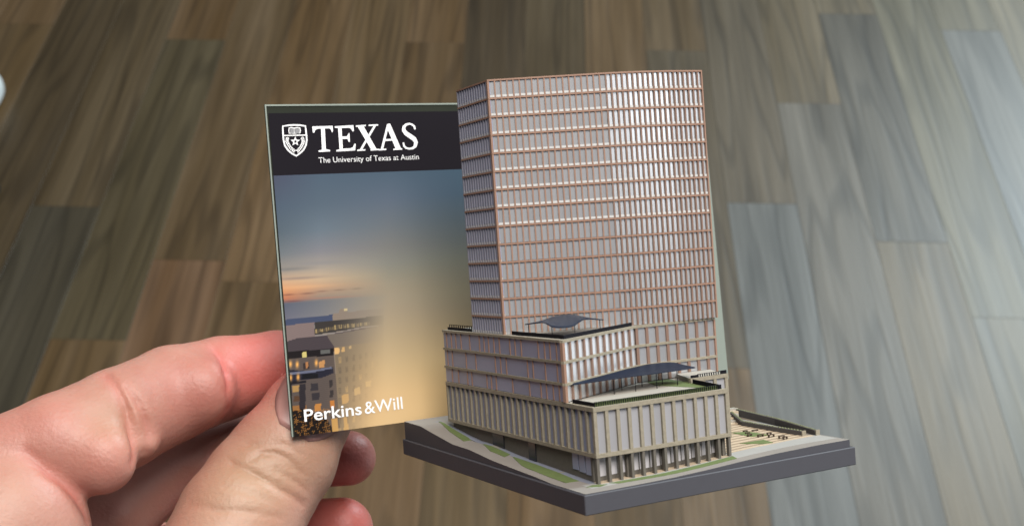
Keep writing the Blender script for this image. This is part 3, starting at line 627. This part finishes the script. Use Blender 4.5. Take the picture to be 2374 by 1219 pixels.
def sdf0(P):
    D = {k: chain_d(P, c) for k, c in chains.items()}
    d = smin(D['palm'], D['wrist'], .012); d = smin(d, D['heel'], .012)
    for k, kk in (('middle', .0022), ('ring', .0022), ('pinky', .0022)): d = smin(d, D[k], kk)
    d = smin(d, D['index'], .0016); d = smin(d, D['lobe'], .0022); d = smin(d, D['thumb'], .0014)
    S = np.array([1, 1, FLAT])
    for b in blobs:
        e = np.sqrt((((P-np.array(b[:3]))*S)**2).sum(1))-b[3]; d = smin(d, e, .0035)
    return d
def trace(px, py, fn):
    r = ray(px, py); r = r/np.linalg.norm(r); t = .19
    for _ in range(90):
        e = fn((r*t)[None])[0]
        if e < 2e-5: break
        t += e*.8
        if t > .6: return None
    return r*t
creases = [  # pixel polyline, groove radius in mm, depth in mm
 ([(244,868),(272,900),(295,950),(308,1010),(310,1068)], 1.5, 1.5), ([(290,893),(318,930),(338,976),(348,1010)], 1.2, 1.0), ([(330,1046),(346,1050)], 1.0, .5),
 ([(496,806),(514,830),(526,862),(531,905),(528,950)], 1.4, 1.1), ([(60,1046),(118,1099),(177,1149),(204,1208)], 1.5, 1.0),
 ([(479,1060),(537,1074),(597,1102),(655,1137),(702,1168)], 1.0, .8), ([(585,1064),(604,1050),(640,1050),(667,1062),(697,1096)], .9, .55), ([(502,1020),(486,1040),(480,1062)], 1.1, .6),
 ([(436,1168),(500,1182),(580,1186),(650,1200)], .9, .4), ([(520,1128),(580,1142),(630,1162)], .8, .3), ([(610,1028),(660,1030),(700,1052)], .8, .3), ([(540,1040),(575,1030),(620,1034)], .8, .3),
 ([(640,1090),(690,1118),(712,1140)], .8, .35), ([(350,870),(356,930),(362,990)], .8, .14)]
GR = []
for pts, r, dp in creases:
    Q = [trace(x, y, sdf0) for x, y in pts]
    if any(q is None for q in Q): continue
    for i, (a, b) in enumerate(zip(Q[:-1], Q[1:])):
        t0 = math.sin(math.pi*(i+.15)/(len(Q)-.7)); t1 = math.sin(math.pi*min(1, (i+1.15)/(len(Q)-.7)))
        GR.append((a, b, r*.001, dp*.001*max(.5, t0), dp*.001*max(.5, t1)))
def groove(P):
    out = np.zeros(len(P))
    for a, b, r, d0, d1 in GR:
        lo_ = np.minimum(a, b)-3*r; hi_ = np.maximum(a, b)+3*r; I = np.where(((P > lo_) & (P < hi_)).all(1))[0]; Q = P[I]
        ab = b-a; h = np.clip(((Q-a)@ab)/(ab@ab), 0, 1); e = np.sqrt(((Q-(a+h[:, None]*ab))**2).sum(1)); out[I] = np.maximum(out[I], (d0+h*(d1-d0))*np.exp(-(e/r)**1.5))
    return out
def surface_nets(fn, lo, hi, h):
    n = [int(math.ceil((hi[i]-lo[i])/h))+1 for i in range(3)]
    ax = [lo[i]+np.arange(n[i])*h for i in range(3)]
    cf = 5; nc = [int(math.ceil((n[i]-1)/cf))+1 for i in range(3)]; CC = np.stack(np.meshgrid(*[lo[i]+np.arange(nc[i])*h*cf for i in range(3)], indexing='ij'), -1).reshape(-1, 3)
    near = fn(CC).reshape(nc)
    up = near
    for a_ in range(3): up = np.repeat(up, cf, axis=a_)
    off = cf//2; up = np.pad(up, [(0, cf)]*3, mode='edge'); G = up[off:off+n[0], off:off+n[1], off:off+n[2]].copy()
    mk = np.abs(G) < h*cf*1.25; I = np.argwhere(mk)
    for c0 in range(0, len(I), 400000): J = I[c0:c0+400000]; G[J[:, 0], J[:, 1], J[:, 2]] = fn(np.array(lo)+J*h)
    s = G < 0; c = np.zeros((n[0]-1, n[1]-1, n[2]-1), int)
    for dx in (0, 1):
        for dy in (0, 1):
            for dz in (0, 1): c += s[dx:n[0]-1+dx, dy:n[1]-1+dy, dz:n[2]-1+dz]
    act = (c > 0) & (c < 8); ids = -np.ones(act.shape, int); loc = np.argwhere(act); ids[act] = np.arange(len(loc))
    V = np.array(lo)+(loc+.5)*h
    F = []
    for a in range(3):
        b, cc = (a+1) % 3, (a+2) % 3
        sl0 = [slice(None)]*3; sl1 = [slice(None)]*3; sl0[a] = slice(0, n[a]-1); sl1[a] = slice(1, n[a])
        e = s[tuple(sl0)] != s[tuple(sl1)]; flip = s[tuple(sl0)]; E = np.argwhere(e)
        E = E[(E[:, b] > 0) & (E[:, cc] > 0) & (E[:, b] < n[b]-1) & (E[:, cc] < n[cc]-1)]
        def gid(db, dc):
            q = E.copy(); q[:, b] -= db; q[:, cc] -= dc; return ids[q[:, 0], q[:, 1], q[:, 2]]
        q = np.stack([gid(1, 1), gid(0, 1), gid(0, 0), gid(1, 0)], -1); fl = flip[E[:, 0], E[:, 1], E[:, 2]]
        q[~fl] = q[~fl][:, ::-1]; F.append(q)
    F = np.concatenate(F)
    for _ in range(2):
        d = fn(V); g = np.stack([fn(V+np.eye(3)[i]*2e-5)-d for i in range(3)], -1)/2e-5; g /= np.maximum((g*g).sum(1), .3)[:, None]
        V = V - np.clip(d, -h, h)[:, None]*g
    return V, F, g/np.linalg.norm(g, axis=1)[:, None]
def build_hand():
    allk = [k for c in chains.values() for k in c]
    lo = [-.155, -.002, .215]; hi = [-.018, .112, .352]
    V, F, NRM = surface_nets(sdf0, lo, hi, .0006)
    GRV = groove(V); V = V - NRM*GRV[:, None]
    Wv = np.array(CW); Vw = V@Wv[:3, :3].T + Wv[:3, 3]
    # redness of the skin: finger tips, joints; shade of the finger gap painted in too
    red = np.zeros(len(V))
    for p, r, a in [(K(640,830,.298,0),.012,.9),(K(560,860,.292,0),.011,.5),(K(815,1060,.309,0),.011,.8),(K(800,1210,.309,0),.011,1.0),(K(730,1240,.31,0),.011,.9),(K(60,960,.258,0),.010,.3),(K(250,1060,.262,0),.010,.35),(K(420,930,.280,0),.010,.3),(K(400,1200,.325,0),.020,1.0),(K(360,1110,.31,0),.012,.9)]:
        red += a*np.exp(-(((V-np.array(p[:3]))**2).sum(1))/r**2)
    red += np.clip(GRV*520, 0, .55)  # crease shade put into the colour, together with natural crease redness
    yel = np.zeros(len(V))
    for p, r, a in [(K(560,1150,.270,0),.014,.8),(K(620,1060,.278,0),.010,.4),(K(270,960,.266,0),.008,.6),(K(10,1150,.240,0),.012,.6),(K(740,1040,.285,0),.010,.5)]:
        yel += a*np.exp(-(((V-np.array(p[:3]))**2).sum(1))/r**2)
    me = bpy.data.meshes.new('hand'); org = Vw.mean(0)
    me.vertices.add(len(Vw)); me.vertices.foreach_set('co', (Vw-org).ravel()); me.loops.add(F.size); me.loops.foreach_set('vertex_index', F.ravel().astype(np.int32))
    me.polygons.add(len(F)); me.polygons.foreach_set('loop_start', np.arange(0, F.size, 4)); me.update(); me.validate()
    me.polygons.foreach_set('use_smooth', np.ones(len(me.polygons), bool))
    a = me.color_attributes.new('blush_shade', 'FLOAT_COLOR', 'POINT'); a.data.foreach_set('color', np.stack([np.clip(red,0,1), np.clip(yel,0,1), np.zeros(len(V)), np.ones(len(V))], -1).ravel())
    m = bpy.data.materials.new('skin'); m.use_nodes = True; nt = m.node_tree; b = nt.nodes['Principled BSDF']; N = nt.nodes.new; L = nt.links.new
    at = N('ShaderNodeAttribute'); at.attribute_name = 'blush_shade'; sp = N('ShaderNodeSeparateColor'); L(at.outputs['Color'], sp.inputs[0])
    tc = N('ShaderNodeTexCoord'); n1 = N('ShaderNodeTexNoise'); n1.inputs['Scale'].default_value = 70; n1.inputs['Detail'].default_value = 7; n1.inputs['Roughness'].default_value = .6; L(tc.outputs['Object'], n1.inputs['Vector'])
    mx0 = N('ShaderNodeMix'); mx0.data_type = 'RGBA'; mx0.inputs['A'].default_value = (.31,.108,.086,1); mx0.inputs['B'].default_value = (.365,.225,.168,1); L(n1.outputs['Fac'], mx0.inputs['Factor'])
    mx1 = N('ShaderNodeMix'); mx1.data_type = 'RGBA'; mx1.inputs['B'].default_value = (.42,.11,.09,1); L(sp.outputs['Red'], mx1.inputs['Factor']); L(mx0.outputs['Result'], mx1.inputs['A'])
    mx2 = N('ShaderNodeMix'); mx2.data_type = 'RGBA'; mx2.inputs['B'].default_value = (.315,.188,.115,1); L(sp.outputs['Green'], mx2.inputs['Factor']); L(mx1.outputs['Result'], mx2.inputs['A'])
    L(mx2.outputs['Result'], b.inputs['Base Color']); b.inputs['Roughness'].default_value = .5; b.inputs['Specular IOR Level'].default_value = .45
    b.inputs['Subsurface Weight'].default_value = .3; b.inputs['Subsurface Radius'].default_value = (1.0, .32, .2); b.inputs['Subsurface Scale'].default_value = .0025
    n2 = N('ShaderNodeTexNoise'); n2.inputs['Scale'].default_value = 1100; n2.inputs['Detail'].default_value = 3; L(tc.outputs['Object'], n2.inputs['Vector'])
    n3 = N('ShaderNodeTexNoise'); n3.inputs['Scale'].default_value = 260; n3.inputs['Detail'].default_value = 3; L(tc.outputs['Object'], n3.inputs['Vector'])
    ad = N('ShaderNodeMath'); L(n2.outputs['Fac'], ad.inputs[0]); L(n3.outputs['Fac'], ad.inputs[1])
    bp = N('ShaderNodeBump'); bp.inputs['Strength'].default_value = .45; bp.inputs['Distance'].default_value = .0003; L(ad.outputs[0], bp.inputs['Height']); L(bp.outputs[0], b.inputs['Normal'])
    me.materials.append(m)
    o = bpy.data.objects.new('hand', me); COL.objects.link(o); o.location = org
    tag(o, label='light-skinned left hand pinching the printed card between thumb and index finger, lower left', category='hand')
    # nails
    nm = mat('nail', (.30,.155,.135), .4, noise=(300,.06))
    def nail(cx, cy, dx, dy, hl, hw):
        nn, mm = 15, 13; v = []; L_ = math.hypot(dx, dy); dx, dy = dx/L_, dy/L_; ok = True
        for i in range(nn):
            for j in range(mm):
                s = -1+2*i/(nn-1); t = -1+2*j/(mm-1); wd = hw*(1-max(0, -s)**3.0*.55)*(1-max(0, s-.6)*.4)
                x = cx+dx*s*hl-dy*t*wd; y = cy+dy*s*hl+dx*t*wd; q = trace(x, y, sdf0)
                if q is None: q = np.array(v[-1][:3]) if v else np.array([0,0,.3])
                edge_ = max(abs(t), abs(s)); lift = .00022*(1-edge_**4)+.00004; r_ = q/np.linalg.norm(q)
                v.append(q-r_*lift)
        f = [(i*mm+j, i*mm+j+1, (i+1)*mm+j+1, (i+1)*mm+j) for i in range(nn-1) for j in range(mm-1)]
        vw = np.array(v)@Wv[:3, :3].T+Wv[:3, 3]-org
        no = meshobj('nail', vw, f, nm, o, smooth=True); md = no.modifiers.new('thick', 'SOLIDIFY'); md.thickness = .00012; md.offset = 0
    nail(731, 924, .53, -.85, 93, 86)
build_hand()

# ------------------------------------------------------------------ gather the pieces under the part they belong to
def first(n): return bpy.data.objects[n]
tower, podium, middle, ground = first('tower_core'), first('podium_core'), first('middle_core'), first('ground')
tower.name, podium.name, middle.name = 'tower', 'podium', 'middle_block'
HOME = {}
for n in ('tower_pane', 'tower_panes', 'side_panes', 'side_fins', 'copper_band', 'copper_mullions', 'corner_post', 'window_sill', 'tower_roof'): HOME[n] = tower
for n in ('podium_pane', 'stone_pier', 'stone_beam', 'column', 'ground_pane', 'entrance_door', 'podium_soffit', 'ground_floor_wall', 'terrace_floor', 'terrace_lawn', 'planting_strip'): HOME[n] = podium
for n in ('terrace_pane', 'side_pane', 'bronze_fin', 'stone_band', 'copper_mullion', 'roof_terrace'): HOME[n] = middle
for n in ('lawn', 'footpath', 'sand_strip', 'paving_stripe', 'terrace_step', 'plaza_bench', 'planting', 'ramp_wall', 'stone_end'): HOME[n] = ground
for o in list(model.children):
    h = HOME.get(o.name.split('.')[0])
    if h is not None and o is not h: o.parent = h
